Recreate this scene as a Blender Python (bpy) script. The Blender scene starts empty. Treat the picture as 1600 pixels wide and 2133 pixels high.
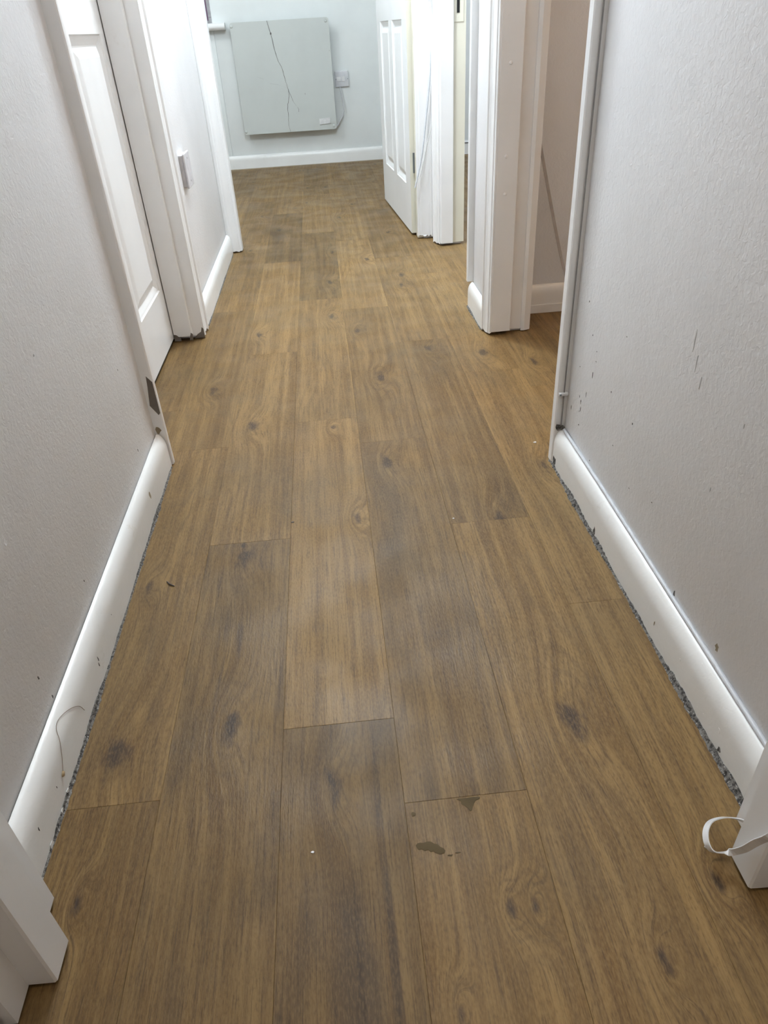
import bpy, bmesh, math, random
from mathutils import Vector, Matrix
R = random.Random(7)
scene = bpy.context.scene
C = scene.collection

# ------------------------------------------------------------------ camera
cam_d = bpy.data.cameras.new('camera'); cam = bpy.data.objects.new('camera', cam_d); C.objects.link(cam)
YAW, PITCH, ROLL, FPX = math.radians(2.964), math.radians(34.505), math.radians(-3.602), 1468.19
_cy, _sy, _cp, _sp = math.cos(YAW), math.sin(YAW), math.cos(PITCH), math.sin(PITCH)
fwd = Vector((_sy*_cp, _cy*_cp, -_sp)); rgt = Vector((_cy, -_sy, 0)); up = rgt.cross(fwd)
r2 = math.cos(ROLL)*rgt + math.sin(ROLL)*up; u2 = -math.sin(ROLL)*rgt + math.cos(ROLL)*up
cam.matrix_world = Matrix((( r2.x, u2.x, -fwd.x, 0), (r2.y, u2.y, -fwd.y, 0), (r2.z, u2.z, -fwd.z, 0.745), (0, 0, 0, 1)))
cam_d.sensor_fit = 'HORIZONTAL'; cam_d.sensor_width = 36; cam_d.lens = FPX/1600*36
cam_d.clip_start = 0.02; cam_d.clip_end = 60
scene.camera = cam

# ------------------------------------------------------------------ world, lights, exposure
world = bpy.data.worlds.new('world'); scene.world = world; world.use_nodes = True
bg = world.node_tree.nodes['Background']; bg.inputs[0].default_value = (0.86, 0.93, 1.0, 1); bg.inputs[1].default_value = 1.5
scene.view_settings.view_transform = 'Standard'; scene.view_settings.look = 'None'
scene.view_settings.gamma = 1; scene.view_settings.use_curve_mapping = False
scene.view_settings.exposure = 0.24

def lamp(name, loc, radius, power, col):
    d = bpy.data.lights.new(name, 'POINT'); d.shadow_soft_size = radius; d.energy = power; d.color = col
    o = bpy.data.objects.new(name, d); C.objects.link(o); o.location = loc
    return o
# globe lamps under the ceilings of the hall, the end room, the two rooms on the right and the room behind the camera
lamp('hall_lamp', (0.0, 2.42, 1.96), 0.08, 64, (0.825, 0.925, 1.0))
lamp('end_room_lamp', (-1.15, 3.75, 2.2), 0.035, 27, (0.88, 0.96, 1.0))
lamp('side_room_lamp', (1.35, 3.3, 2.2), 0.09, 36, (0.84, 0.92, 1.0))
lamp('warm_room_lamp', (1.45, 1.17, 2.25), 0.06, 10.5, (1.0, 0.64, 0.35))
lamp('near_room_lamp', (0.0, 0.06, 2.28), 0.07, 13, (1.0, 0.85, 0.70))
lamp('near_room_fill', (-0.75, -0.70, 0.9), 0.07, 3.0, (1.0, 0.90, 0.84))  # weak low fill, added to brighten the frame faces turned to the camera

# ------------------------------------------------------------------ materials
def nt(name):
    m = bpy.data.materials.new(name); m.use_nodes = True
    t = m.node_tree; b = t.nodes['Principled BSDF']
    return m, t, b
class G:
    """tiny node-graph helper"""
    def __init__(s, t): s.t = t
    def n(s, kind, **kw):
        x = s.t.nodes.new(kind)
        for k, v in kw.items(): setattr(x, k, v)
        return x
    def link(s, a, b): s.t.links.new(a, b)
    def val(s, sock, v):
        if hasattr(v, 'default_value') or isinstance(v, bpy.types.NodeSocket): s.link(v, sock)
        else: sock.default_value = v
    def m(s, op, a, b=0.0, c=None, clamp=False):
        x = s.n('ShaderNodeMath', operation=op, use_clamp=clamp)
        s.val(x.inputs[0], a); s.val(x.inputs[1], b)
        if c is not None: s.val(x.inputs[2], c)
        return x.outputs[0]
    def comb(s, x, y, z):
        c = s.n('ShaderNodeCombineXYZ')
        for i, v in enumerate((x, y, z)): s.val(c.inputs[i], v)
        return c.outputs[0]
    def noise(s, vec, scale=1.0, detail=2.0, rough=0.5, dist=0.0):
        x = s.n('ShaderNodeTexNoise')
        if vec is not None: s.link(vec, x.inputs['Vector'])
        x.inputs['Scale'].default_value = scale; x.inputs['Detail'].default_value = detail
        x.inputs['Roughness'].default_value = rough; x.inputs['Distortion'].default_value = dist
        return x.outputs['Fac']
    def ramp(s, f, a, b, va=0.0, vb=1.0):
        x = s.n('ShaderNodeMapRange', interpolation_type='SMOOTHSTEP')
        s.val(x.inputs[0], f); x.inputs[1].default_value = a; x.inputs[2].default_value = b
        x.inputs[3].default_value = va; x.inputs[4].default_value = vb
        return x.outputs[0]
    def mix(s, f, a, b, mode='MIX'):
        x = s.n('ShaderNodeMix', data_type='RGBA', blend_type=mode)
        s.val(x.inputs[0], f)
        for sock, v in ((x.inputs[6], a), (x.inputs[7], b)):
            if isinstance(v, bpy.types.NodeSocket): s.link(v, sock)
            else: sock.default_value = (*v, 1)
        return x.outputs[2]
    def bump(s, h, strength, dist):
        x = s.n('ShaderNodeBump'); s.link(h, x.inputs['Height'])
        x.inputs['Strength'].default_value = strength; x.inputs['Distance'].default_value = dist
        return x.outputs[0]

def wood():
    m, t, b = nt('oak_vinyl'); g = G(t)
    tc = g.n('ShaderNodeTexCoord'); sp = g.n('ShaderNodeSeparateXYZ'); g.link(tc.outputs['Object'], sp.inputs[0])
    x, y = sp.outputs[0], sp.outputs[1]
    oi = g.n('ShaderNodeObjectInfo'); seed = g.m('MULTIPLY', oi.outputs['Random'], 91.0)
    def attr(nm):
        a = g.n('ShaderNodeAttribute', attribute_type='OBJECT', attribute_name=nm)
        q = g.n('ShaderNodeSeparateXYZ'); g.link(a.outputs['Vector'], q.inputs[0]); return q.outputs
    tone = attr('tone')
    # knots: (local x, local y, size)
    field = None; core = None
    wob = g.m('SUBTRACT', g.noise(g.comb(g.m('MULTIPLY', x, 60), g.m('MULTIPLY', y, 30), seed), 1, 2), 0.5)
    for nm in ('knot_a', 'knot_b', 'knot_c'):
        k = attr(nm)
        dx = g.m('SUBTRACT', x, k[0]); dy = g.m('MULTIPLY', g.m('SUBTRACT', y, k[1]), 0.42)
        r = g.m('SQRT', g.m('ADD', g.m('MULTIPLY', dx, dx), g.m('MULTIPLY', dy, dy)))
        sz = g.m('MAXIMUM', k[2], 0.0002)
        rr = g.m('DIVIDE', r, sz)
        e = g.m('EXPONENT', g.m('MULTIPLY', g.m('MULTIPLY', rr, rr), -0.42))
        f1 = g.m('MULTIPLY', e, 3.2)
        c1 = g.ramp(g.m('ADD', rr, g.m('MULTIPLY', wob, 1.5)), 0.74, 0.06)
        field = f1 if field is None else g.m('ADD', field, f1)
        core = c1 if core is None else g.m('MAXIMUM', core, c1)
    low = g.noise(g.comb(g.m('MULTIPLY', x, 8.5), g.m('MULTIPLY', y, 1.15), seed), 1, 2, 0.5)
    fieldv = g.m('ADD', g.m('ADD', g.m('MULTIPLY', x, 34), g.m('MULTIPLY', low, 11.0)), field)
    wig = g.noise(g.comb(g.m('MULTIPLY', x, 70), g.m('MULTIPLY', y, 14), seed), 1, 3, 0.6)
    ph = g.m('ADD', g.m('MULTIPLY', fieldv, 6.283), g.m('MULTIPLY', wig, 2.2))
    ring = g.ramp(g.m('SINE', ph), 0.1, 1.0)
    rmask = g.ramp(g.noise(g.comb(g.m('MULTIPLY', x, 12), g.m('MULTIPLY', y, 2.4), g.m('ADD', seed, 5)), 1, 2), 0.38, 0.66)
    rmask = g.m('MINIMUM', g.m('ADD', rmask, g.m('MULTIPLY', field, 0.22)), 1.0)
    streak = g.noise(g.comb(g.m('ADD', g.m('MULTIPLY', x, 62), g.m('MULTIPLY', field, 0.8)), g.m('MULTIPLY', y, 1.3), g.m('ADD', seed, 11)), 1, 4, 0.62)
    fib = g.noise(g.comb(g.m('ADD', g.m('MULTIPLY', x, 400), g.m('MULTIPLY', field, 3.0)), g.m('MULTIPLY', y, 9), g.m('ADD', seed, 17)), 1, 3, 0.6)
    pore = g.noise(g.comb(g.m('ADD', g.m('MULTIPLY', x, 620), g.m('MULTIPLY', field, 5.0)), g.m('MULTIPLY', y, 22), g.m('ADD', seed, 23)), 1, 1, 0.5)
    blot = g.noise(g.comb(g.m('MULTIPLY', x, 13), g.m('MULTIPLY', y, 3.2), g.m('ADD', seed, 31)), 1, 3, 0.6)
    dstr = g.noise(g.comb(g.m('MULTIPLY', x, 58), g.m('MULTIPLY', y, 3.4), g.m('ADD', seed, 41)), 1, 3, 0.6)
    c = g.mix(g.ramp(streak, 0.3, 0.7), (0.212, 0.118, 0.036), (0.365, 0.224, 0.082))
    c = g.mix(g.m('MULTIPLY', g.m('MULTIPLY', ring, rmask), 0.34), c, (0.130, 0.074, 0.030))
    c = g.mix(g.m('MULTIPLY', g.ramp(blot, 0.46, 0.72), g.m('ADD', tone[1], 0.22)), c, (0.145, 0.090, 0.043))
    c = g.mix(g.m('MULTIPLY', g.ramp(dstr, 0.56, 0.74), g.m('ADD', g.m('MULTIPLY', tone[1], 0.8), 0.22)), c, (0.092, 0.055, 0.029))
    c = g.mix(g.m('MULTIPLY', g.ramp(fib, 0.48, 0.66), 0.40), c, (0.105, 0.058, 0.022))
    c = g.mix(g.m('MULTIPLY', g.ramp(pore, 0.56, 0.70), 0.42), c, (0.072, 0.042, 0.019))
    c = g.mix(g.m('MULTIPLY', core, 0.88), c, (0.052, 0.032, 0.024))
    tick = g.noise(g.comb(g.m('MULTIPLY', x, 520), g.m('MULTIPLY', y, 150), g.m('ADD', seed, 53)), 1, 2, 0.6)
    c = g.mix(g.ramp(tick, 0.42, 0.70, 0.0, 0.30), c, (0.40, 0.262, 0.112))
    c = g.mix(g.ramp(tick, 0.46, 0.28, 0.0, 0.34), c, (0.085, 0.050, 0.022))
    # worn-in dirt film over the hall, irregular and large
    geo = g.n('ShaderNodeNewGeometry')
    film = g.ramp(g.noise(geo.outputs['Position'], 3.1, 3, 0.6), 0.42, 0.70)
    c = g.mix(g.m('MULTIPLY', film, 0.22), c, (0.180, 0.138, 0.078))
    mul = g.n('ShaderNodeVectorMath', operation='SCALE'); g.link(c, mul.inputs[0]); g.link(g.m('MULTIPLY', tone[0], 0.73), mul.inputs['Scale'])
    g.link(mul.outputs[0], b.inputs['Base Color'])
    g.link(g.ramp(g.noise(geo.outputs['Position'], 9, 3), 0.3, 0.7, 0.42, 0.58), b.inputs['Roughness'])
    b.inputs['Specular IOR Level'].default_value = 0.28
    emb = g.noise(g.comb(g.m('MULTIPLY', x, 420), g.m('MULTIPLY', y, 110), seed), 1, 2, 0.6)
    h = g.m('ADD', g.m('MULTIPLY', emb, 0.8), g.m('MULTIPLY', fib, 0.5))
    g.link(g.bump(h, 0.5, 0.0009), b.inputs['Normal'])
    return m

def paint(name, col, rough, bs=0.15, bd=0.0008, scale=260, dirt=0.0, dirtcol=(0.5, 0.46, 0.4), spec=0.5):
    m, t, b = nt(name); g = G(t)
    tc = g.n('ShaderNodeTexCoord'); v = tc.outputs['Object']
    var = g.noise(v, 5, 3, 0.6)
    c = g.mix(g.ramp(var, 0.35, 0.75, 0.0, 1.0), col, tuple(k*0.955 for k in col))
    if dirt:
        d = g.ramp(g.noise(v, 24, 4, 0.7), 0.60, 0.78)
        d2 = g.ramp(g.noise(v, 5.5, 3, 0.6), 0.5, 0.66)
        c = g.mix(g.m('MULTIPLY', g.m('MULTIPLY', d, d2), dirt), c, dirtcol)
    g.link(c, b.inputs['Base Color']); b.inputs['Roughness'].default_value = rough
    b.inputs['Specular IOR Level'].default_value = spec
    n1 = g.noise(v, scale, 2, 0.55, 0.6); n2 = g.noise(v, scale*0.22, 2, 0.5)
    g.link(g.bump(g.m('ADD', n1, g.m('MULTIPLY', n2, 0.7)), bs, bd), b.inputs['Normal'])
    return m
def plain(name, col, rough=0.5, metal=0.0, **kw):
    m, t, b = nt(name); g = G(t)
    tc = g.n('ShaderNodeTexCoord')
    c = g.mix(g.ramp(g.noise(tc.outputs['Object'], 40, 3, 0.6), 0.35, 0.7), col, tuple(k*0.86 for k in col))
    g.link(c, b.inputs['Base Color']); b.inputs['Roughness'].default_value = rough; b.inputs['Metallic'].default_value = metal
    return m
def grime_mat():
    m, t, b = nt('grime'); g = G(t)
    tc = g.n('ShaderNodeTexCoord'); v = tc.outputs['Object']
    f = g.noise(v, 190, 4, 0.7)
    c = g.mix(g.ramp(f, 0.40, 0.58), (0.035, 0.032, 0.030), (0.20, 0.19, 0.175))
    c = g.mix(g.ramp(g.noise(v, 420, 2, 0.6), 0.62, 0.70), c, (0.52, 0.50, 0.46))
    g.link(c, b.inputs['Base Color']); b.inputs['Roughness'].default_value = 0.85
    g.link(g.bump(f, 0.8, 0.002), b.inputs['Normal'])
    return m
M = {}
M['wood'] = wood()
M['wall'] = paint('matt_white_wall', (0.905, 0.905, 0.915), 0.55, 0.55, 0.0014, 150)
M['wallcool'] = paint('matt_white_wall_end_room', (0.84, 0.87, 0.86), 0.62, 0.25, 0.0010, 165)
M['ceil'] = paint('ceiling_white', (0.80, 0.80, 0.80), 0.8)
M['trim'] = paint('gloss_white_trim', (0.88, 0.875, 0.865), 0.30, 0.22, 0.0008, 60, 0.25)
M['board'] = paint('gloss_white_skirting', (0.88, 0.875, 0.85), 0.27, 0.30, 0.0009, 85, 0.45, (0.50, 0.44, 0.34))
M['cream'] = paint('yellowed_cream_gloss', (0.77, 0.74, 0.62), 0.34, 0.2, 0.0008, 60, 0.2)
M['door'] = paint('satin_white_door', (0.88, 0.88, 0.87), 0.33, 0.10, 0.0005, 120)
M['heater'] = paint('pale_grey_heater', (0.60, 0.625, 0.60), 0.5, 0.06, 0.0004, 120)
M['plastic'] = plain('white_plastic', (0.80, 0.80, 0.80), 0.3)
M['greyplastic'] = plain('grey_white_plastic', (0.66, 0.66, 0.68), 0.35)
M['plate'] = plain('chalky_painted_plate', (0.62, 0.60, 0.61), 0.6)
M['steel'] = plain('dull_steel', (0.22, 0.24, 0.25), 0.4, 0.7)
M['cable'] = plain('pale_grey_cable', (0.66, 0.68, 0.71), 0.4)
M['cablewhite'] = plain('white_cable', (0.78, 0.78, 0.76), 0.4)
M['beading'] = plain('shaded_white_beading', (0.50, 0.47, 0.45), 0.5)  # grey holds the shade on a white strip
M['greywire'] = plain('grey_wire', (0.30, 0.29, 0.29), 0.5)
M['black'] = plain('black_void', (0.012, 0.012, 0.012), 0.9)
M['scuff'] = plain('dark_scuff', (0.10, 0.09, 0.085), 0.8)
M['palescuff'] = plain('grey_scuff', (0.45, 0.44, 0.43), 0.8)
M['brownmark'] = plain('brown_drip', (0.33, 0.27, 0.18), 0.6)
M['chip'] = plain('bare_grey_wood_chip', (0.17, 0.145, 0.12), 0.8)
M['crack'] = plain('crack_line', (0.13, 0.12, 0.11), 0.9)
M['faintcrack'] = plain('hairline_crack', (0.40, 0.40, 0.385), 0.9)
M['grime'] = grime_mat()
M['stain'] = plain('dried_glue_smear', (0.118, 0.086, 0.044), 0.75)
M['stain'].node_tree.nodes['Principled BSDF'].inputs['Specular IOR Level'].default_value = 0.15
M['flake'] = plain('paint_flake', (0.85, 0.84, 0.82), 0.5)
M['hair'] = plain('brown_hair', (0.22, 0.14, 0.08), 0.5)
M['fluff'] = plain('tan_fluff', (0.45, 0.34, 0.20), 0.8)
M['curtain'] = plain('purple_curtain', (0.28, 0.16, 0.26), 0.85)
M['slab'] = plain('brown_subfloor', (0.16, 0.105, 0.062), 0.9)
def glass():
    m, t, b = nt('window_glass'); b.inputs['Base Color'].default_value = (1, 1, 1, 1)
    b.inputs['Roughness'].default_value = 0.02; b.inputs['Transmission Weight'].default_value = 1; b.inputs['IOR'].default_value = 1.45
    return m
M['glass'] = glass()

# ------------------------------------------------------------------ mesh helpers
def link(name, me, mat, parent=None, loc=(0, 0, 0)):
    o = bpy.data.objects.new(name, me); C.objects.link(o); o.location = loc
    if mat is not None and not me.materials: me.materials.append(M[mat])
    if parent is not None: o.parent = parent
    return o
def tag(o, label, cat, kind=None, group=None):
    o['label'] = label; o['category'] = cat
    if kind: o['kind'] = kind
    if group: o['group'] = group
    return o
def empty(name, loc, label, cat, kind=None, group=None):
    o = bpy.data.objects.new(name, None); C.objects.link(o); o.location = loc; o.empty_display_size = 0.05
    return tag(o, label, cat, kind, group)
class B:
    """collects shapes in world coordinates; obj() makes ONE mesh relative to its parent's location"""
    def __init__(s): s.bm = bmesh.new()
    def box(s, x0, x1, y0, y1, z0, z1, bev=0.0, seg=2):
        bm = bmesh.new()
        bmesh.ops.create_cube(bm, size=1)
        for v in bm.verts:
            v.co = Vector(((x0+x1)/2+v.co.x*(x1-x0), (y0+y1)/2+v.co.y*(y1-y0), (z0+z1)/2+v.co.z*(z1-z0)))
        if bev: bmesh.ops.bevel(bm, geom=bm.edges[:], offset=bev, segments=seg, profile=0.5, affect='EDGES')
        s._add(bm); return s
    def _add(s, bm):
        me = bpy.data.meshes.new('t'); bm.to_mesh(me); bm.free(); s.bm.from_mesh(me); bpy.data.meshes.remove(me)
    def prism(s, poly, axis, a0, a1, lean=(0, 0), n=1, jit=None):
        """poly 2-D; axis 'z': poly=(x,y); 'y': poly=(x,z); 'x': poly=(y,z). lean shifts the far end"""
        rings = []
        for i in range(n+1):
            t = i/n; a = a0+(a1-a0)*t; ring = []
            for (p, q) in poly:
                p2, q2 = p+lean[0]*t, q+lean[1]*t
                aa = a
                if jit and i == 0: aa = a+jit(p, q)
                co = (p2, q2, aa) if axis == 'z' else ((p2, aa, q2) if axis == 'y' else (aa, p2, q2))
                ring.append(s.bm.verts.new(co))
            rings.append(ring)
        k = len(poly)
        for i in range(n):
            for j in range(k):
                s.bm.faces.new((rings[i][j], rings[i][(j+1) % k], rings[i+1][(j+1) % k], rings[i+1][j]))
        s.bm.faces.new(rings[0][::-1]); s.bm.faces.new(rings[-1]); return s
    def poly(s, pts, thick):
        """flat patch given as 3-D points, extruded by vector thick"""
        t = Vector(thick); a = [s.bm.verts.new(Vector(p)) for p in pts]; b = [s.bm.verts.new(Vector(p)+t) for p in pts]
        k = len(pts)
        for j in range(k): s.bm.faces.new((a[j], a[(j+1) % k], b[(j+1) % k], b[j]))
        s.bm.faces.new(a[::-1]); s.bm.faces.new(b); return s
    def tube(s, pts, rad, seg=8, flat=None, cap=True):
        """swept tube; flat=(w,t,upvec) sweeps a ribbon section instead"""
        P = smooth(pts); n = len(P); rings = []
        ref = Vector(flat[2]) if flat else None
        prev = None
        for i, p in enumerate(P):
            d = (P[min(i+1, n-1)]-P[max(i-1, 0)]).normalized()
            if flat: u = (ref-d*ref.dot(d)).normalized()
            else:
                if prev is None: prev = Vector((0, 0, 1)) if abs(d.z) < .9 else Vector((1, 0, 0))
                u = (prev-d*prev.dot(d)).normalized(); prev = u
            w = d.cross(u)
            ring = []
            if flat:
                for a, b2 in ((1, 1), (1, -1), (-1, -1), (-1, 1)): ring.append(s.bm.verts.new(p+u*(a*flat[0]/2)+w*(b2*flat[1]/2)))
            else:
                rr = rad(i/(n-1)) if callable(rad) else rad
                for j in range(seg):
                    a = 2*math.pi*j/seg; ring.append(s.bm.verts.new(p+(u*math.cos(a)+w*math.sin(a))*rr))
            rings.append(ring)
        k = len(rings[0])
        for i in range(n-1):
            for j in range(k): s.bm.faces.new((rings[i][j], rings[i][(j+1) % k], rings[i+1][(j+1) % k], rings[i+1][j]))
        s.bm.faces.new(rings[0][::-1]); s.bm.faces.new(rings[-1]); return s
    def dome(s, c, r, axis, h, seg=12):
        """shallow cap (screw head) on a face; axis is the outward normal"""
        ax = Vector(axis).normalized(); u = ax.orthogonal().normalized(); w = ax.cross(u); c = Vector(c)
        rows = [(1, 0), (0.95, .5), (.7, .85)]
        rg = [[s.bm.verts.new(c+(u*math.cos(2*math.pi*j/seg)+w*math.sin(2*math.pi*j/seg))*r*a+ax*h*b) for j in range(seg)] for a, b in rows]
        for i in range(2):
            for j in range(seg): s.bm.faces.new((rg[i][j], rg[i][(j+1) % seg], rg[i+1][(j+1) % seg], rg[i+1][j]))
        s.bm.faces.new(rg[-1]); s.bm.faces.new(rg[0][::-1]); return s
    def obj(s, name, mat, parent=None, smooth_angle=None, origin=None):
        L = Vector(parent.matrix_world_loc if False else (0, 0, 0))
        if parent is not None:
            q = parent
            while q is not None: L = L+Vector(q.location); q = q.parent
        o0 = Vector(origin) if origin is not None else L
        for v in s.bm.verts: v.co -= o0
        bmesh.ops.recalc_face_normals(s.bm, faces=s.bm.faces[:])
        me = bpy.data.meshes.new(name); s.bm.to_mesh(me); s.bm.free()
        if smooth_angle:
            for p in me.polygons: p.use_smooth = True
            me.set_sharp_from_angle(angle=math.radians(smooth_angle))
        return link(name, me, mat, parent, tuple(o0-L) if origin is not None else (0, 0, 0))
def smooth(pts, k=6):
    P = [Vector(p) for p in pts]
    if len(P) < 3: return P
    out = []
    for i in range(len(P)-1):
        a, b, c, d = P[max(i-1, 0)], P[i], P[i+1], P[min(i+2, len(P)-1)]
        for j in range(k):
            t = j/k
            out.append(0.5*((2*b)+(c-a)*t+(2*a-5*b+4*c-d)*t*t+(3*b-a-3*c+d)*t**3))
    return out+[P[-1]]
def blob(c, ru, rv, u, v, n=9, jit=0.35):
    c, u, v = Vector(c), Vector(u), Vector(v); out = []
    for i in range(n):
        a = 2*math.pi*i/n; k = 1+R.uniform(-jit, jit)
        out.append(c+u*(ru*k*math.cos(a))+v*(rv*k*math.sin(a)))
    return out

ZC = 2.4
# ================================================================== SETTING
# ---- floor: dark bed + individual planks
floor = tag(B().box(-2.0, 2.7, -2.2, 5.45, -0.06, -0.0025).obj('floor', 'slab', None, origin=(0.3, 1.6, -0.06)),
            'worn oak-look vinyl plank floor running down the narrow hall', 'floor', 'structure')
PW, PL, GAP = 0.1445, 0.90, 0.00012
plank_meshes = {}
def plank_mesh(l):
    key = round(l, 3)
    if key not in plank_meshes:
        b = bmesh.new(); bmesh.ops.create_cube(b, size=1)
        for v in b.verts: v.co = Vector((v.co.x*(PW-GAP), v.co.y*(l-GAP*1.4), v.co.z*0.0025))
        top = [e for e in b.edges if all(v.co.z > 0 for v in e.verts)]
        bmesh.ops.bevel(b, geom=top, offset=0.0003, segments=1, affect='EDGES')
        me = bpy.data.meshes.new('plank'); b.to_mesh(me); b.free(); me.materials.append(M['wood']); plank_meshes[key] = me
    return plank_meshes[key]
# known joints of the six hall columns (column 0 starts at X=-0.406)
JOINT = {0: [-0.378, 0.522, 1.389, 2.320, 3.22], 1: [-0.75, 0.13, 1.027, 1.922, 2.880, 3.78], 2: [-0.29, 0.607, 1.480, 2.375, 3.33],
         3: [-0.41, 0.483, 1.356, 2.250, 3.15], 4: [-0.75, 0.125, 1.025, 1.930, 2.83], 5: [-0.11, 0.788, 1.680, 2.58]}
KNOTS = [(-0.33, 0.593, .030), (-0.187, 0.616, .021), (0.253, 0.574, .030), (-0.216, 1.475, .022), (0.078, 1.26, .024), (0.004, 1.069, .014),
         (0.263, 1.040, .020), (0.147, 0.353, .010), (0.122, 0.353, .008), (0.256, 0.29, .011), (0.339, 0.356, .010), (-0.329, 0.41, .010),
         (0.055, 0.265, .009), (-0.195, 0.978, .022), (-0.014, 2.191, .020), (0.390, 1.802, .022), (-0.20, 1.02, .008), (-0.16, 0.43, .016),
         (-0.35, 0.93, .012), (-0.03, 1.44, .010), (0.10, 1.70, .02), (0.25, 1.86, .018), (-0.33, 1.70, .016), (0.06, 2.05, .014), (0.39, 1.20, .02)]
TONE = {(0, .522): (.97, .25), (0, 1.389): (.90, .12), (0, -.378): (.88, .05), (1, .13): (.86, .62), (1, 1.027): (.98, .10), (1, 1.922): (1.03, .1),
        (2, -.29): (.86, .72), (2, .607): (1.08, .22), (2, 1.480): (1.0, .15), (2, 2.375): (.82, .45), (3, -.41): (1.04, .02), (3, .483): (.93, .45), (3, 1.356): (.93, .2),
        (4, .125): (1.03, .12), (4, 1.025): (.92, .18), (4, 1.930): (.96, .35), (5, -.11): (.98, .12), (5, .788): (1.04, .2), (5, 1.680): (1.02, .05),
        (1, 2.880): (.80, .5), (0, 2.320): (.96, .3), (3, 2.250): (1.07, .1), (3, 3.150): (.98, .1), (4, 2.830): (.88, .2), (2, 3.330): (1.04, .1)}
for col in range(-9, 15):
    x0 = -0.406+col*PW; xc = x0+PW/2
    if col in JOINT: js = list(JOINT[col])
    else: js = [-0.6+R.random()*PL]
    while js[0] > -0.25: js.insert(0, js[0]-PL)
    while js[-1] < 5.4: js.append(js[-1]+PL)
    for a, b_ in zip(js[:-1], js[1:]):
        yc = (a+b_)/2
        if (col < -1 and b_ < 3.05) or (col == -1 and b_ < 1.2): continue              # behind the left-hand wall
        if col < -7 and True: continue
        if col > 6 and (b_ < 0.9 or (a > 3.2 and col > 12)): continue
        p = link('plank', plank_mesh(b_-a), None)
        p.parent = floor; p.location = (xc-0.3, yc-1.6, 0.06-0.00125)
        tn = TONE.get((col, round(a, 3)))
        if tn is None: tn = (R.uniform(.88, 1.05), R.choice((.05, .1, .15, .25, .4)))
        p['tone'] = (1+(tn[0]-.97)*1.6, tn[1], 0.0)
        ks = [(kx-xc, ky-yc, s) for kx, ky, s in KNOTS if x0 <= kx < x0+PW and a <= ky < b_]
        if not ks:
            for _ in range(R.choice((0, 1, 1, 2))): ks.append((R.uniform(-.055, .055), R.uniform(-.4, .4), R.uniform(.009, .022)))
        for i, nm in enumerate(('knot_a', 'knot_b', 'knot_c')):
            p[nm] = ks[i] if i < len(ks) else (50.0, 50.0, 0.01)

# ---- ceiling
tag(B().box(-2.0, 2.7, -2.2, 5.45, ZC, ZC+0.08).obj('ceiling', 'ceil', origin=(0.3, 1.6, ZC)), 'plain white ceiling over the hall and rooms', 'ceiling', 'structure')

# ---- walls
XL, XLF, XR, XP = -0.394, -0.418, 0.427, 0.437
def wall(name, boxes, label, mat='wall', bev=0.004):
    b = B()
    for bx in boxes: b.box(*bx, bev)
    x0 = boxes[0]
    return tag(b.obj(name, mat, None, 40, origin=((x0[0]+x0[1])/2, (x0[2]+x0[3])/2, 0)), label, 'wall', 'structure')
DH = 2.0
wl = wall('wall_left', [(XL-.1, XL, .40, 1.345, 0, ZC), (XLF-.08, XLF, 2.10, 3.10, 0, ZC), (XL-.1, XLF-.001, 1.345, 2.10, DH, ZC)],
          'scuffed white left wall of the hall, on both sides of the closed door')
wr = wall('wall_right', [(XR, XR+.1, .40, 1.205, 0, ZC), (XP, XP+.1, 1.945, 2.19, 0, ZC), (XP+.012, XP+.1, 2.96, 3.14, 0, ZC),
                    (XP, XP+.1, 1.205, 1.945, DH, ZC), (XP, XP+.1, 2.19, 2.96, DH, ZC)],
          'scuffed white right wall of the hall, pierced by two doorways')
wall('wall_partition', [(XP+.1, 2.6, 2.09, 2.19, 0, ZC)], 'shaded pinkish-brown looking wall inside the dim room on the right')
wall('wall_end', [(-2.0, -0.39, 3.09, 3.135, 0, ZC), (.40, XP+.012, 3.09, 3.135, 0, ZC), (-.39, .40, 3.09, 3.135, DH, ZC)],
     'white wall around the doorway at the end of the hall')
wall('wall_back', [(-.585, 2.7, 5.30, 5.42, 0, ZC), (-2.0, -1.65, 5.30, 5.42, 0, ZC), (-1.65, -.585, 5.30, 5.42, 0, .795), (-1.65, -.585, 5.30, 5.42, 1.95, ZC)],
     'cool white back wall of the end room behind the cracked heater', 'wallcool')
wall('wall_end_right', [(.458, XP+.1, 3.135, 5.30, 0, ZC)], 'wall between the end room and the bright side room', 'wallcool')
wall('wall_end_left', [(-2.0, -1.9, 3.135, 5.30, 0, ZC)], 'left wall of the end room', 'wallcool')
wall('wall_right_outer', [(2.6, 2.7, -2.2, 5.30, 0, ZC)], 'outer wall of the rooms on the right')
wall('wall_left_outer', [(-2.0, -1.9, -2.2, 3.09, 0, ZC)], 'outer wall beyond the closed door on the left')
wall('wall_near', [(-1.9, -.385, .335, .40, 0, ZC), (.412, 2.6, .335, .40, 0, ZC), (-.385, .412, .335, .40, DH, ZC)], 'white wall around the nearest doorway')
wall('wall_rear', [(-2.0, 2.7, -2.3, -2.2, 0, ZC)], 'rear wall of the room behind the viewer')
wall('wall_near_right', [(1.5, 1.6, -2.2, .335, 0, ZC)], 'right wall of the room behind the viewer')

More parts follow.
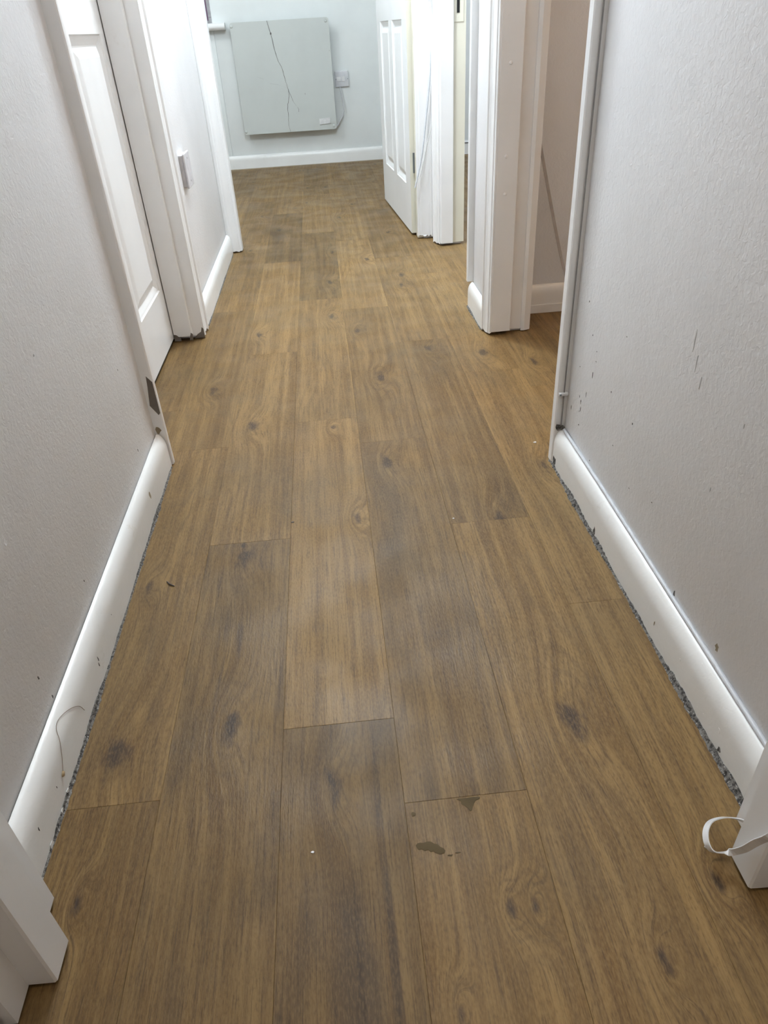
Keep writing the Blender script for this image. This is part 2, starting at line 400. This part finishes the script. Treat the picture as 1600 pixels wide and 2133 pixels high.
# ---- skirting boards: bull-nosed, 75 mm high
def bb_profile(face, wallx, h=0.076, n=6):
    """(x,z) profile; rounded top between face and wall"""
    s = 1 if wallx > face else -1; t = abs(wallx-face)
    pts = [(wallx, 0.0), (face, 0.0)]
    rz = 0.030
    for i in range(n+1):
        a = math.pi/2*i/n
        pts.append((face+s*(t*0.92)*(1-math.cos(a)), h-rz+rz*math.sin(a)))
    pts.append((wallx, h-0.002))
    return pts
def grime(parent, face, sx, y0, y1, hmax=0.006, out=0.0045, name='grime_line'):
    """dirty broken sealant bead in the angle between skirting and floor"""
    b = B(); n = int((y1-y0)/0.006); rows = []
    ph = R.uniform(0, 9)
    for i in range(n+1):
        y = y0+(y1-y0)*i/n
        k = 0.45+0.35*math.sin(y*13+ph)+0.25*math.sin(y*41+ph*2)+R.uniform(-.2, .2)
        k = max(0.10, min(1.1, k))
        h = hmax*k; w = out*(0.5+0.6*k)*R.uniform(.8, 1.2)
        rows.append([b.bm.verts.new((face-sx*0.0006, y, h)), b.bm.verts.new((face+sx*0.0010, y, h)), b.bm.verts.new((face+sx*w*.55, y, h*.35)),
                     b.bm.verts.new((face+sx*w, y, 0.0001)), b.bm.verts.new((face-sx*0.0006, y, 0.0001))])
    for r0, r1 in zip(rows[:-1], rows[1:]):
        for j in range(5): b.bm.faces.new((r0[j], r0[(j+1) % 5], r1[(j+1) % 5], r1[j]))
    b.bm.faces.new(rows[0]); b.bm.faces.new(rows[-1][::-1])
    o = b.obj(name, 'grime', parent); o['label'] = 'dark grey dirt line along the bottom edge'; return o
def skirting(name, face, wallx, y0, y1, label, lab2='baseboard'):
    loc = ((face+wallx)/2, (y0+y1)/2, 0)
    b = B(); b.prism(bb_profile(face, wallx), 'y', y0, y1, n=max(2, int((y1-y0)/.05)))
    return tag(b.obj(name, 'board', None, 35, origin=loc), label, 'baseboard', 'structure')
bl = skirting('baseboard_left', -.376, XL+.0005, .418, 1.330, 'chipped bull-nosed white baseboard along the near left wall')
grime(bl, -.376, 1, .43, 1.322)
br = skirting('baseboard_right', .409, XR-.0005, .425, 1.203, 'scuffed bull-nosed white baseboard along the near right wall')
grime(br, .409, -1, .43, 1.215, 0.009, .006)
blf = skirting('baseboard_left_far', -.400, XLF+.0005, 2.176, 3.070, 'short white baseboard under the painted wall plate on the left')
grime(blf, -.400, 1, 2.20, 3.06, 0.004, .003)
brf = skirting('baseboard_pillar', .420, XP-.0005, 1.973, 2.188, 'short white baseboard stub between the two right doorways')
grime(brf, .420, -1, 1.975, 2.19, 0.006, .005)
def skirting_x(name, facey, wally, x0, x1, label):
    b = B(); b.prism([(p, q) for p, q in bb_profile(facey, wally, 0.084)], 'x', x0, x1, n=4)
    return tag(b.obj(name, 'board', None, 35, origin=((x0+x1)/2, (facey+wally)/2, 0)), label, 'baseboard', 'structure')
bbk = skirting_x('baseboard_back', 5.283, 5.2995, -1.9, .457, 'white baseboard under the heater on the back wall')
B().prism([(5.2835, 0.0002), (5.2805, 0.0002), (5.2815, .004), (5.2835, .006)], 'x', -1.88, .45).obj('yellowed_sealant', 'brownmark', bbk)
r1b = skirting_x('baseboard_side_room', 2.074, 2.0895, .56, 2.6, 'shaded white baseboard inside the dim room on the right')
B().box(.56, 2.6, 2.0715, 2.0745, .0005, .026, .0008).obj('lower_strip', 'board', r1b)
sb2 = skirting_x('baseboard_side_room_back', 5.283, 5.2995, XP+.1, 2.6, 'white baseboard on the back wall of the bright side room')
B().box(XP+.11, 2.59, 5.279, 5.2835, .066, .072).obj('dark_gap', 'scuff', sb2)

# ---- door linings, stops, architraves
def ogee(ox, oy, sx, sy, w=.053, t=.019):
    """plan profile of a moulded architrave lying on an X-wall; (ox,oy)= outer corner at the wall, runs towards sy, proud towards sx"""
    raw = [(0, 0), (.93*t, 0), (t, .07*w), (t, .22*w), (.80*t, .27*w), (.78*t, .38*w), (.66*t, .44*w), (.55*t, .60*w), (.46*t, .74*w), (.46*t, .80*w), (.30*t, .83*w), (.28*t, .97*w), (.20*t, w), (0, w)]
    return [(ox+sx*a, oy+sy*b) for a, b in raw]
def ogee_y(ox, oy, sx, sy, w=.053, t=.018):
    return [(ox+sx*(b-oy)*0, oy) for b in ()] or [(ox+sx*bb, oy+sy*aa) for aa, bb in [(q[0], q[1]) for q in ogee(0, 0, 1, 1, w, t)]]
def jag(amp):
    d = {}
    def f(p, q):
        k = (round(p, 4), round(q, 4))
        if k not in d: d[k] = R.uniform(0, amp)
        return d[k]
    return f
# left door frame (trim_1)
t1 = empty('trim_1', (-.43, 1.72, 0), 'white painted frame of the closed panelled door on the left', 'door frame', 'structure')
B().prism([(-.50, 1.350), (-.50, 1.3325), (-.374, 1.3325), (-.372, 1.3345), (-.372, 1.344), (-.376, 1.350)], 'z', .001, DH).obj('lining', 'trim', t1)
B().prism([(-.53, 2.0875), (-.3955, 2.0875), (-.3955, 2.105), (-.53, 2.105)], 'z', .006, DH, jit=jag(.006)).obj('lining', 'trim', t1)
B().prism([(-.4840, 2.0735), (-.432, 2.0735), (-.430, 2.0755), (-.430, 2.088), (-.4840, 2.088)], 'z', .012, DH, jit=jag(.006)).obj('door_stop', 'trim', t1)
B().prism(ogee(XLF, 2.172, 1, -1, .083, .024), 'z', .004, DH, jit=jag(.007)).obj('architrave', 'trim', t1, 30)
B().box(-.50, -.376, 1.350, 2.10, DH, DH+.03).obj('head_lining', 'trim', t1)
# paint chips baring grey wood
B().poly([(-.4405, 2.0725, .004), (-.430, 2.0725, .004), (-.4285, 2.0725, .022), (-.4335, 2.0725, .026), (-.4375, 2.0725, .014)], (0, .0012, 0)).obj('paint_chip', 'chip', t1)
B().poly([(-.4275, 2.0865, .003), (-.3970, 2.0865, .004), (-.3965, 2.0865, .030), (-.4010, 2.0865, .036), (-.4055, 2.0865, .022), (-.416, 2.0865, .016), (-.4235, 2.0865, .009)], (0, .0012, 0)).obj('paint_chip', 'chip', t1)
B().poly([(-.4838, 2.0725, .004), (-.4645, 2.0725, .003), (-.4655, 2.0725, .012), (-.4765, 2.0725, .022), (-.4838, 2.0725, .024)], (0, .0012, 0)).obj('paint_chip', 'chip', t1)
B().poly([(-.390, 1.3318, .140), (-.377, 1.3318, .118), (-.3735, 1.3318, .122), (-.3735, 1.3318, .190), (-.3830, 1.3318, .203), (-.3850, 1.3318, .18)], (0, .0012, 0)).obj('paint_chip', 'chip', t1)
B().poly(blob((-.386, 1.3318, .083), .005, .008, (1, 0, 0), (0, 0, 1)), (0, .0012, 0)).obj('paint_chip', 'brownmark', t1)
# frame of the first doorway on the right (trim_2)
t2 = empty('trim_2', (.47, 1.58, 0), 'white painted frame of the doorway into the dim room', 'door frame', 'structure')
B().prism([(.407, 1.206), (.409, 1.2035), (.527, 1.2035), (.527, 1.226), (.409, 1.226), (.407, 1.224)], 'z', .001, DH).obj('lining', 'trim', t2)
B().prism([(.438, 1.938), (.5345, 1.938), (.5345, 1.946), (.438, 1.946)], 'z', .006, DH, jit=jag(.004)).obj('lining', 'trim', t2)
B().prism([(.4375, 1.9205), (.4385, 1.9195), (.4905, 1.9195), (.4920, 1.921), (.4920, 1.938), (.4375, 1.938)], 'z', .009, DH, jit=jag(.004)).obj('door_stop', 'trim', t2)
B().prism(ogee(XP+.0005, 1.972, -1, -1, .052, .019), 'z', .003, DH, jit=jag(.006)).obj('architrave', 'trim', t2, 30)
B().prism([(.527, 1.9355), (.5365, 1.9335), (.5545, 1.941), (.5545, 1.985), (.5375, 1.985), (.5375, 1.947), (.527, 1.945)], 'z', .003, DH).obj('architrave', 'trim', t2, 30)
B().box(.409, .535, 1.226, 1.938, DH, DH+.03).obj('head_lining', 'trim', t2)
for zz, xx in ((.462, .460), (.375, .461), (.66, .462)):
    B().dome((xx, 1.9195, zz), .0042, (0, -1, 0), .0015, 9).obj('filler_bump', 'trim', t2, 60)
# frame of the second doorway on the right (trim_3)
t3 = empty('trim_3', (.48, 2.57, 0), 'white painted frame of the doorway into the bright side room', 'door frame', 'structure')
B().prism([(.418, 2.1915), (.420, 2.189), (.537, 2.189), (.537, 2.207), (.420, 2.207), (.418, 2.205)], 'z', .077, DH).obj('lining', 'trim', t3)
B().prism([(.459, 2.951), (.5455, 2.951), (.5455, 2.962), (.459, 2.962)], 'z', .008, DH, jit=jag(.003)).obj('lining', 'cream', t3)
B().prism([(.4495, 2.9485), (.4535, 2.936), (.4985, 2.936), (.5000, 2.9375), (.5000, 2.952), (.4495, 2.952)], 'z', .009, DH, jit=jag(.004)).obj('door_stop', 'trim', t3)
B().prism(ogee(XP+.012, 3.006, -1, -1, .056, .021), 'z', .004, DH, jit=jag(.006)).obj('architrave', 'trim', t3, 30)
sk = B().box(.5015, .5375, 2.9490, 2.9512, .745, .865, .0008).obj('strike_plate', 'cream', t3)
B().box(.5125, .5225, 2.9480, 2.9505, .771, .812).obj('latch_hole', 'black', sk)
B().box(.420, .535, 2.207, 2.951, DH, DH+.03).obj('head_lining', 'trim', t3)
# frame of the end doorway (trim_4)
t4 = empty('trim_4', (0, 3.10, 0), 'white painted frame of the doorway at the end of the hall', 'door frame', 'structure')
B().prism(ogee_y(.4480, 3.0895, -1, -1, .072, .018), 'z', .008, DH, jit=jag(.008)).obj('architrave', 'trim', t4, 30)
B().prism(ogee_y(-.4175, 3.0895, 1, -1, .056, .018), 'z', .003, DH, jit=jag(.005)).obj('architrave', 'trim', t4, 30)
B().box(.376, .400, 3.0885, 3.135, .004, DH, .001).obj('lining', 'cream', t4)
B().box(-.392, -.362, 3.0885, 3.135, .004, DH, .001).obj('lining', 'trim', t4)
B().box(-.392, .400, 3.072, 3.135, DH, DH+.03, .001).obj('head_lining', 'trim', t4)
# frame of the nearest doorway (trim_5)
t5 = empty('trim_5', (0, .37, 0), 'white painted frame of the nearest doorway at the bottom of the view', 'door frame', 'structure')
B().prism([(-.384, .30), (-.352, .30), (-.352, .414), (-.354, .416), (-.384, .416)], 'z', .004, DH, jit=jag(.004)).obj('lining', 'trim', t5)
B().prism([(-.353, .331), (-.327, .331), (-.325, .333), (-.325, .369), (-.327, .371), (-.353, .371)], 'z', .005, DH, jit=jag(.004)).obj('door_stop', 'trim', t5)
B().prism([(.411, .30), (.390, .30), (.390, .418), (.392, .420), (.411, .420)], 'z', .004, DH, jit=jag(.004)).obj('lining', 'trim', t5)
B().prism([(.391, .341), (.365, .341), (.363, .343), (.363, .379), (.365, .381), (.391, .381)], 'z', .005, DH, jit=jag(.003)).obj('door_stop', 'trim', t5)
B().box(-.384, .411, .30, .416, DH, DH+.03).obj('head_lining', 'trim', t5)
B().poly([(.3895, .392, .058), (.3895, .399, .054), (.3895, .399, .078), (.3895, .392, .084)], (-.001, 0, 0)).obj('bare_patch', 'flake', t5)

# ---- panelled doors
def panel_mesh(b, c, u, v, n, w, h):
    """sunk moulding + raised field; c = lower corner on the face, u/v in-plane axes, n outward"""
    c, u, v, n = Vector(c), Vector(u), Vector(v), Vector(n)
    rows = [(0, 0), (.003, -.0035), (.008, -.005), (.020, -.0105), (.023, -.0105), (.040, -.0035), (.044, -.0025)]
    rg = []
    for ins, d in rows:
        rg.append([b.bm.verts.new(c+u*a+v*e+n*d) for a, e in ((ins, ins), (w-ins, ins), (w-ins, h-ins), (ins, h-ins))])
    for r0, r1 in zip(rg[:-1], rg[1:]):
        for j in range(4): b.bm.faces.new((r0[j], r0[(j+1) % 4], r1[(j+1) % 4], r1[j]))
    b.bm.faces.new(rg[-1])
    back = [b.bm.verts.new(c+u*a+v*e-n*.014) for a, e in ((0, 0), (w, 0), (w, h), (0, h))]
    for j in range(4): b.bm.faces.new((rg[0][j], back[j], back[(j+1) % 4], rg[0][(j+1) % 4]))
    b.bm.faces.new(back)
def panel_door(root, o, u, n, width, height, z0, stile, muntin, rows, th=.035, edgemat=None):
    """o = hinge-side bottom corner of the front face; u runs along the width; n outward normal"""
    o, u, n = Vector(o), Vector(u).normalized(), Vector(n).normalized(); v = Vector((0, 0, 1))
    pw = (width-2*stile-muntin)/2
    cols = [(stile, pw), (stile+pw+muntin, pw)]
    b = B()
    def slab(a0, a1, h0, h1):
        P = [o+u*a+v*h for a, h in ((a0, h0), (a1, h0), (a1, h1), (a0, h1))]
        b.poly(P, -n*th)
    H0 = z0
    slab(0, stile, H0, height); slab(width-stile, width, H0, height); slab(stile+pw, stile+pw+muntin, H0, height)
    ys = [H0]+[q for r in rows for q in r]+[height]
    for i in range(0, len(ys), 2):
        for a, w in cols: slab(a, a+w, ys[i], ys[i+1])
    b.obj('leaf', 'door', root)
    for a, w in cols:
        for h0, h1 in rows:
            pb = B(); panel_mesh(pb, o+u*a+v*h0, u, v, n, w, h1-h0); pb.obj('panel', 'door', root)
    if edgemat:
        e = B(); e.poly([o-u*.0008+v*H0, o-u*.0008+v*height, o-u*.0008-n*th+v*height, o-u*.0008-n*th+v*H0], u*.0006); e.obj('edge', edgemat, root)
d1 = empty('door_1', (-.49, 2.07, 0), 'closed white panelled door recessed in the left wall', 'door', 'structure')
panel_door(d1, (-.4868, 2.084, 0), (0, -1, 0), (1, 0, 0), .73, 1.985, .012, .045, .115, [(.165, .765), (.93, 1.86)], .035)
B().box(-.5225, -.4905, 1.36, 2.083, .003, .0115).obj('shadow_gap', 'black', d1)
ux, uy = -.050, .803; L_ = math.hypot(ux, uy); ux /= L_; uy /= L_
d2 = empty('door_2', (.36, 3.15, 0), 'open white panelled door leaf folded back into the end room', 'door', 'structure')
panel_door(d2, (.3585, 3.150, 0), (ux, uy, 0), (-uy, ux, 0), .775, 1.985, .010, .105, .085, [(.19, .765), (.93, 1.86)], .036, 'cream')
hg = B().box(.3690, .3900, 3.1395, 3.1445, .245, .320, .001).obj('hinge', 'steel', d2)
for zz in (.262, .302): B().dome((.3795, 3.1395, zz), .0022, (0, -1, 0), .0006, 8).obj('screw', 'greyplastic', hg)
d3 = empty('shading_door', (-.38, -.05, 0), 'added open white door leaf shading the bottom left frame', 'door', 'structure')  # leaf added to keep the near lamp off the left stop
panel_door(d3, (-.362, .296, 0), (-.12, -.993, 0), (.993, -.12, 0), .70, 1.985, .012, .10, .10, [(.19, .765), (.93, 1.86)], .035)

# ---- window of the end room
w1 = empty('window_1', (-1.1, 5.30, .80), 'window with white frame above a rounded sill on the back wall', 'window', 'structure')
fr = B()
for bx in ((-1.65, -.587, 5.36, 5.40, .797, .845), (-1.65, -.587, 5.36, 5.40, 1.90, 1.948), (-1.65, -1.60, 5.36, 5.40, .845, 1.90), (-.635, -.587, 5.36, 5.40, .845, 1.90), (-1.14, -1.095, 5.36, 5.40, .845, 1.90)): fr.box(*bx, .004)
fr.obj('window_frame', 'plastic', w1)
for a, c_ in ((-1.60, -1.14), (-1.095, -.635)): B().box(a, c_, 5.376, 5.382, .845, 1.90).obj('pane', 'glass', w1)
pr = [(5.2995, .778)]
for i in range(9):
    a = math.pi*i/8; pr.append((5.255-.0185*math.sin(a), .7965-.0185*math.cos(a)))
pr += [(5.34, .815), (5.34, .797), (5.2995, .797)]
B().prism(pr, 'x', -1.75, -.508).obj('window_sill', 'trim', w1, 40)
cu = B(); pts = []
for i in range(60):
    x = -1.02+.412*i/59; pts.append((x, 5.325+.014*math.sin(i*.75)))
poly = pts+[(x, y+.004) for x, y in pts[::-1]]
cu.prism(poly, 'z', .83, 1.93)
tag(cu.obj('curtain', 'curtain', None, 60, origin=(-.82, 5.325, .83)), 'purple curtain hanging at the window edge', 'curtain')

# ================================================================== THINGS
# ---- cracked panel heater
ht = empty('panel_heater', (-.178, 5.24, .21), 'square pale grey wall heater panel with a long crack', 'heater')
hb = B(); x0, x1, z0, z1, rr = -.478, .121, .210, .811, .014
op = []
for cx, cz, a0 in ((x1-rr, z1-rr, 0), (x0+rr, z1-rr, 90), (x0+rr, z0+rr, 180), (x1-rr, z0+rr, 270)):
    for k in range(5):
        a = math.radians(a0+22.5*k); op.append((cx+rr*math.cos(a), cz+rr*math.sin(a)))
hb.poly([(x, 5.236, z) for x, z in op], (0, .011, 0)); hb.obj('panel', 'heater', ht)
for cx, cz in ((-.468, .792), (.103, .793), (.103, .229), (-.468, .227)): B().dome((cx, 5.236, cz), .0085, (0, -1, 0), .004, 14).obj('screw_cap', 'heater', ht, 50)
for cx, cz in ((-.42, .75), (.06, .75), (-.42, .27), (.06, .27)): B().tube([(cx, 5.2465, cz), (cx, 5.299, cz)], .011, 10).obj('standoff', 'greyplastic', ht)
B().poly([(.012, 5.2358, .241), (.082, 5.2358, .246), (.082, 5.2358, .277), (.012, 5.2358, .274)], (0, -.004, 0)).obj('rating_plate', 'plastic', ht)
def crack(pts, w, mat):
    b = B(); n = len(pts); l = []; r_ = []
    for i, (x, z) in enumerate(pts):
        k = w*(1-.55*i/(n-1))*R.uniform(.7, 1.25)
        l.append((x-k/2, 5.2358, z)); r_.append((x+k/2, 5.2358, z-.0012))
    for i in range(n-1): b.poly([l[i], r_[i], r_[i+1], l[i+1]], (0, -.0007, 0))
    o = b.obj('crack', mat, ht); o['label'] = 'thin dark crack line'
def dense(p):
    q = smooth([(a, 0, b) for a, b in p], 4); return [(v.x+R.uniform(-.0012, .0012), v.z) for v in q]
crack(dense([(-.252, .811), (-.237, .745), (-.225, .671), (-.214, .615), (-.191, .563), (-.18, .505), (-.168, .452), (-.154, .412), (-.14, .374), (-.117, .343), (-.115, .322)]), .0034, 'crack')
crack(dense([(-.168, .452), (-.167, .412), (-.183, .353), (-.185, .306), (-.188, .252), (-.183, .2115)]), .0026, 'crack')
crack([(-.175, .459), (-.226, .478), (-.277, .487), (-.311, .512), (-.354, .527)], .0032, 'faintcrack')
B().poly(blob((-.236, 5.2355, .746), .005, .008, (1, 0, 0), (0, 0, 1), 8), (0, -.0008, 0)).obj('chip', 'crack', ht)
B().poly(blob((-.064, 5.2355, .418), .003, .005, (1, 0, 0), (0, 0, 1), 7), (0, -.0006, 0)).obj('chip', 'palescuff', ht)
B().poly(blob((.112, 5.2355, .64), .002, .004, (1, 0, 0), (0, 0, 1), 7), (0, -.0006, 0)).obj('chip', 'palescuff', ht)
B().tube([(.105, 5.262, .222), (.128, 5.272, .226), (.151, 5.276, .256), (.175, 5.278, .302), (.172, 5.280, .357), (.163, 5.284, .441)], .0042, 8).obj('flex', 'greyplastic', ht, 60)
# ---- fused spur beside the heater
sp = empty('fused_spur', (.178, 5.2995, .483), 'square white fused switch plate beside the heater', 'switch')
B().box(.135, .222, 5.2875, 5.2995, .439, .527, .004, 3).obj('plate', 'greyplastic', sp, 40)
B().box(.176, .197, 5.283, 5.289, .469, .496, .002).obj('rocker', 'plastic', sp)
B().box(.146, .170, 5.2855, 5.289, .471, .495, .001).obj('fuse_carrier', 'plastic', sp)
for zz in (.483,):
    for xx in (.141, .216): B().dome((xx, 5.2875, zz), .0028, (0, -1, 0), .001, 8).obj('screw', 'steel', sp)
# ---- painted plate on the left wall
wp = empty('blank_wall_plate', (XLF, 2.385, .42), 'chalky grey painted blank wall plate low on the left wall', 'wall plate')
B().box(XLF-.001, XLF+.012, 2.342, 2.428, .378, .464, .002).obj('back_box', 'plate', wp)
B().box(XLF+.012, XLF+.018, 2.338, 2.432, .374, .468, .0025).obj('cover', 'plate', wp)
for zz in (.39, .452): B().dome((XLF+.018, 2.385, zz), .0028, (1, 0, 0), .001, 8).obj('screw', 'palescuff', wp)

# ---- cables
cb = B(); cb.tube([(.4245, .43, .0785), (.4245, .60, .0790), (.4250, .80, .0785), (.4248, 1.00, .0790), (.4240, 1.12, .0788), (.4230, 1.178, .0800), (.4215, 1.188, .0830)], .0033, 8)
tag(cb.obj('phone_cable', 'cable', None, 60, origin=(.4245, .8, .0785)), 'thin pale grey cable lying along the top of the right baseboard', 'cable')
cv = B(); cv.tube([(.4195, 1.2005, .082), (.4188, 1.2005, .2), (.4192, 1.2005, .6), (.4190, 1.2005, 1.2), (.4190, 1.2005, 1.98)], .0013, 8)
tag(cv.obj('riser_wire', 'greywire', None, 60, origin=(.419, 1.2005, .082)), 'thin grey wire running up the near right door lining', 'cable')
cl = empty('cable_clip', (.418, 1.2, .152), 'small white plastic clip holding the wire on the right lining', 'cable clip')
B().box(.4085, .4265, 1.1955, 1.2032, .1495, .1555, .0014).obj('saddle', 'plastic', cl)
B().dome((.4110, 1.1955, .1525), .0022, (0, -1, 0), .0010, 8).obj('pin', 'steel', cl)
fc = B(); fc.tube([(.456, 3.052, 1.3), (.455, 3.052, 1.0), (.454, 3.052, .813), (.443, 3.054, .751), (.431, 3.056, .586), (.414, 3.058, .445), (.397, 3.060, .327), (.383, 3.061, .266), (.366, 3.060, .204)], .0032, 8)
tag(fc.obj('hanging_cable', 'cable', None, 60, origin=(.42, 3.056, .204)), 'long pale cable drooping across the far right frame', 'cable')
fc2 = B(); fc2.tube([(.4395, 3.044, .478), (.434, 3.043, .426), (.415, 3.043, .36), (.399, 3.044, .296), (.389, 3.046, .258), (.378, 3.048, .236)], .0018, 6)
tag(fc2.obj('thin_wire', 'cablewhite', None, 60, origin=(.41, 3.057, .236)), 'short thin wire curling beside the drooping pale cable', 'cable')
bk = empty('frame_bracket', (.462, 2.99, .79), 'small broken plastic keep on the far right architrave', 'bracket')
B().poly([(.4250, 2.9845, .86), (.4250, 2.9740, .86), (.4250, 2.9720, .795), (.4250, 2.9810, .795)], (-.007, 0, 0)).obj('body', 'greyplastic', bk)
B().poly([(.4265, 2.9800, .793), (.4265, 2.9710, .795), (.4265, 2.9640, .772), (.4265, 2.9700, .775)], (-.004, 0, 0)).obj('tongue', 'plate', bk)
# leaning strip in the dim room
ls = B(); ls.tube([(.718, 1.99, .004), (.664, 2.045, .170), (.560, 2.064, .56), (.535, 2.068, .66)], 0, flat=(.0075, .004, (1, 0, .3)))
tag(ls.obj('loose_beading', 'beading', None, origin=(.718, 1.99, 0)), 'thin loose strip leaning across the wall of the dim room', 'strip')
# ribbon looped around the near right stop
rb = B(); rb.tube([(.3885, .400, .024), (.380, .406, .024), (.366, .409, .024), (.350, .405, .026), (.339, .394, .028), (.335, .382, .026), (.339, .375, .022), (.353, .3735, .020), (.3585, .362, .044), (.3590, .350, .079), (.362, .3385, .108), (.385, .335, .125)], 0, flat=(.0075, .0012, (.30, -.55, .75)))
tag(rb.obj('plastic_ribbon', 'plastic', None, origin=(.353, .3735, .005)), 'white plastic ribbon looped round the frame at the bottom right', 'ribbon')

# ---- marks on walls and skirtings (parts of what they are on)
def wall_mark(parent, name, x, sx, y, z, ry, rz, mat, n=8):
    b = B(); b.poly(blob((x-sx*.0004, y, z), ry, rz, (0, 1, 0), (0, 0, 1), n, .45), (sx*.0007, 0, 0)); b.obj(name, mat, parent)
for y, z in [(1.144, .347), (.975, .348), (1.111, .30), (1.084, .282), (1.154, .226), (1.128, .123), (1.133, .148), (.910, .237), (.967, .168), (1.055, .089), (.807, .163), (.885, .138), (1.082, .265)]:
    wall_mark(wr, 'scuff_mark', XR, -1, y, z, R.uniform(.0007, .0016), R.uniform(.0007, .0016), 'scuff')
for y, z, h in [(1.09, .237, .005), (1.003, .246, .0018), (1.139, .175, .003), (1.130, .169, .004), (1.176, .134, .005), (1.109, .194, .005), (1.128, .155, .004)]:
    wall_mark(wr, 'scuff_mark', XR, -1, y, z, .0010, h, 'scuff')
for y, z, h in [(.780, .415, .012), (.766, .393, .010), (.748, .374, .008), (.643, .370, .004), (.675, .269, .003)]:
    wall_mark(wr, 'scratch_mark', XR, -1, y, z, .0010, h, 'palescuff')
wall_mark(wr, 'brown_drip', XR, -1, .581, .098, .0035, .0050, 'brownmark', 11)
wall_mark(wr, 'dark_smear', XR, -1, .698, .083, .0018, .0050, 'scuff')
for y, z in [(1.213, .268), (1.198, .113), (.619, .125), (.629, .081), (.905, .418), (.814, .114)]:
    wall_mark(wl, 'scuff_mark', XL, 1, y, z, R.uniform(.0008, .0016), R.uniform(.001, .003), 'scuff' if z < .2 else 'palescuff')
wall_mark(wl, 'paint_drip', XL, 1, .672, .290, .003, .005, 'wall')
for y, z, a, h, mt in [(.733, .036, .0012, .0055, 'scuff'), (.730, .028, .0010, .003, 'scuff'), (.474, .040, .0010, .003, 'scuff'), (.819, .041, .0007, .0007, 'scuff'), (1.14, .050, .004, .008, 'brownmark'), (.532, .032, .0007, .0022, 'scuff')]:
    wall_mark(bl, 'scuff_mark', -.376, 1, y, z, a, h, mt)
for y, z, a, h, mt in [(.510, .034, .0022, .0035, 'flake'), (.545, .022, .0012, .0012, 'flake'), (.56, .018, .001, .001, 'flake'), (.50, .012, .004, .006, 'grime'), (.70, .030, .001, .004, 'brownmark'), (.62, .04, .0018, .002, 'flake'), (.95, .010, .006, .008, 'grime'), (1.19, .010, .008, .010, 'grime')]:
    wall_mark(br, 'scuff_mark', .409, -1, y, z, a, h, mt)
for y, z, a in [(.545, .006, .004), (.520, .004, .003), (.478, .004, .004)]:
    wall_mark(bl, 'bare_paint_chip', -.3745, 1, y, z, a, a*.8, 'flake')
B().poly(blob((.4165, 1.2015, .080), .008, .006, (1, 0, 0), (0, 0, 1), 9, .5), (0, -.003, 0)).obj('grime_lump', 'grime', br)

# ---- dried smears on the floor
def smear(pts, name='glue_smear'):
    b = B(); b.poly([(x, y, .0001) for x, y in pts], (0, 0, .0003)); o = b.obj(name, 'stain', floor); o['label'] = 'dried brown smear on the plank'
def ragged(cx, cy, rx, ry, n=26, j=.45):
    return [(cx+rx*(1+R.uniform(-j, j*.4))*math.cos(2*math.pi*i/n), cy+ry*(1+R.uniform(-j, j*.4))*math.sin(2*math.pi*i/n)) for i in range(n)]
smear([(.034, .4300), (.036, .4325), (.0395, .4330), (.043, .4318), (.047, .4335), (.0515, .4325), (.0545, .4300), (.0585, .4290), (.0605, .4255), (.0640, .4235), (.0655, .4205), (.0640, .4180),
       (.0600, .4172), (.0560, .4185), (.0525, .4215), (.0495, .4210), (.0470, .4240), (.0430, .4230), (.0400, .4255), (.0365, .4250), (.0350, .4275)])
smear(ragged(.070, .4150, .0030, .0012, 10)); smear(ragged(.079, .4170, .0030, .0010, 10)); smear(ragged(.036, .468, .0025, .0035, 12))
smear([(.0880, .4805), (.0930, .4812), (.1000, .4806), (.1080, .4814), (.1160, .4806), (.1150, .4780), (.1100, .4765), (.1075, .4730), (.1050, .4690), (.1035, .4645), (.1010, .4640), (.0990, .4680), (.0955, .4720), (.0925, .4740), (.0930, .4775)])
# ---- loose debris
th = B(); th.tube([(-.321, .935, .0012), (-.315, .927, .0018), (-.307, .922, .0010)], .0011, 6)
tag(th.obj('thread_scrap', 'scuff', None, 60, origin=(-.314, .927, 0)), 'short black thread scrap lying on the left of the floor', 'debris')
hr = empty('stray_hair', (-.3745, .60, .03), 'long curled hair with a tan bit of fluff stuck to the left baseboard', 'hair')
def bbx(z): return -.3752 if z < .046 else -.376-.0165*(1-math.sqrt(max(0, 1-((z-.046)/.031)**2)))+.0009
B().tube([(bbx(z), y, z) for y, z in [(.553, .030), (.565, .046), (.577, .060), (.586, .069), (.597, .071), (.612, .067), (.628, .058), (.642, .044), (.649, .028)]], .00032, 5).obj('strand', 'hair', hr, 60)
fl = B(); fl.dome((-.3762, .552, .029), .0036, (1, .15, -.2), .0032, 9); fl.obj('fluff', 'fluff', hr, 60)
flakes = [(.397, 1.290, .0022, 'tiny white paint flake on the floor by the right doorway'), (-.114, 1.076, .0016, 'dark grit speck on the middle of the hall floor'),
          (.180, 1.041, .0012, 'tiny pale paint flake in the centre right of the hall floor'), (-.080, .436, .0012, 'tiny pale paint flake near the bottom centre of the floor'),
          (.352, .408, .0020, 'small white plaster crumb inside the ribbon loop'), (.345, .3925, .0018, 'small white plaster crumb touching the ribbon loop'),
          (.372, .366, .0012, 'tiny paint crumb beside the bottom right frame')]
for i, (x, y, s, lab) in enumerate(flakes):
    b = B(); b.poly(blob((x, y, .0001), s*1.4, s, (1, 0, 0), (0, 1, 0), 6, .4), (0, 0, s*.6))
    tag(b.obj('floor_crumb', 'scuff' if 'dark' in lab else 'flake', None, origin=(x, y, 0)), lab, 'debris', None, 'crumbs on the floor')
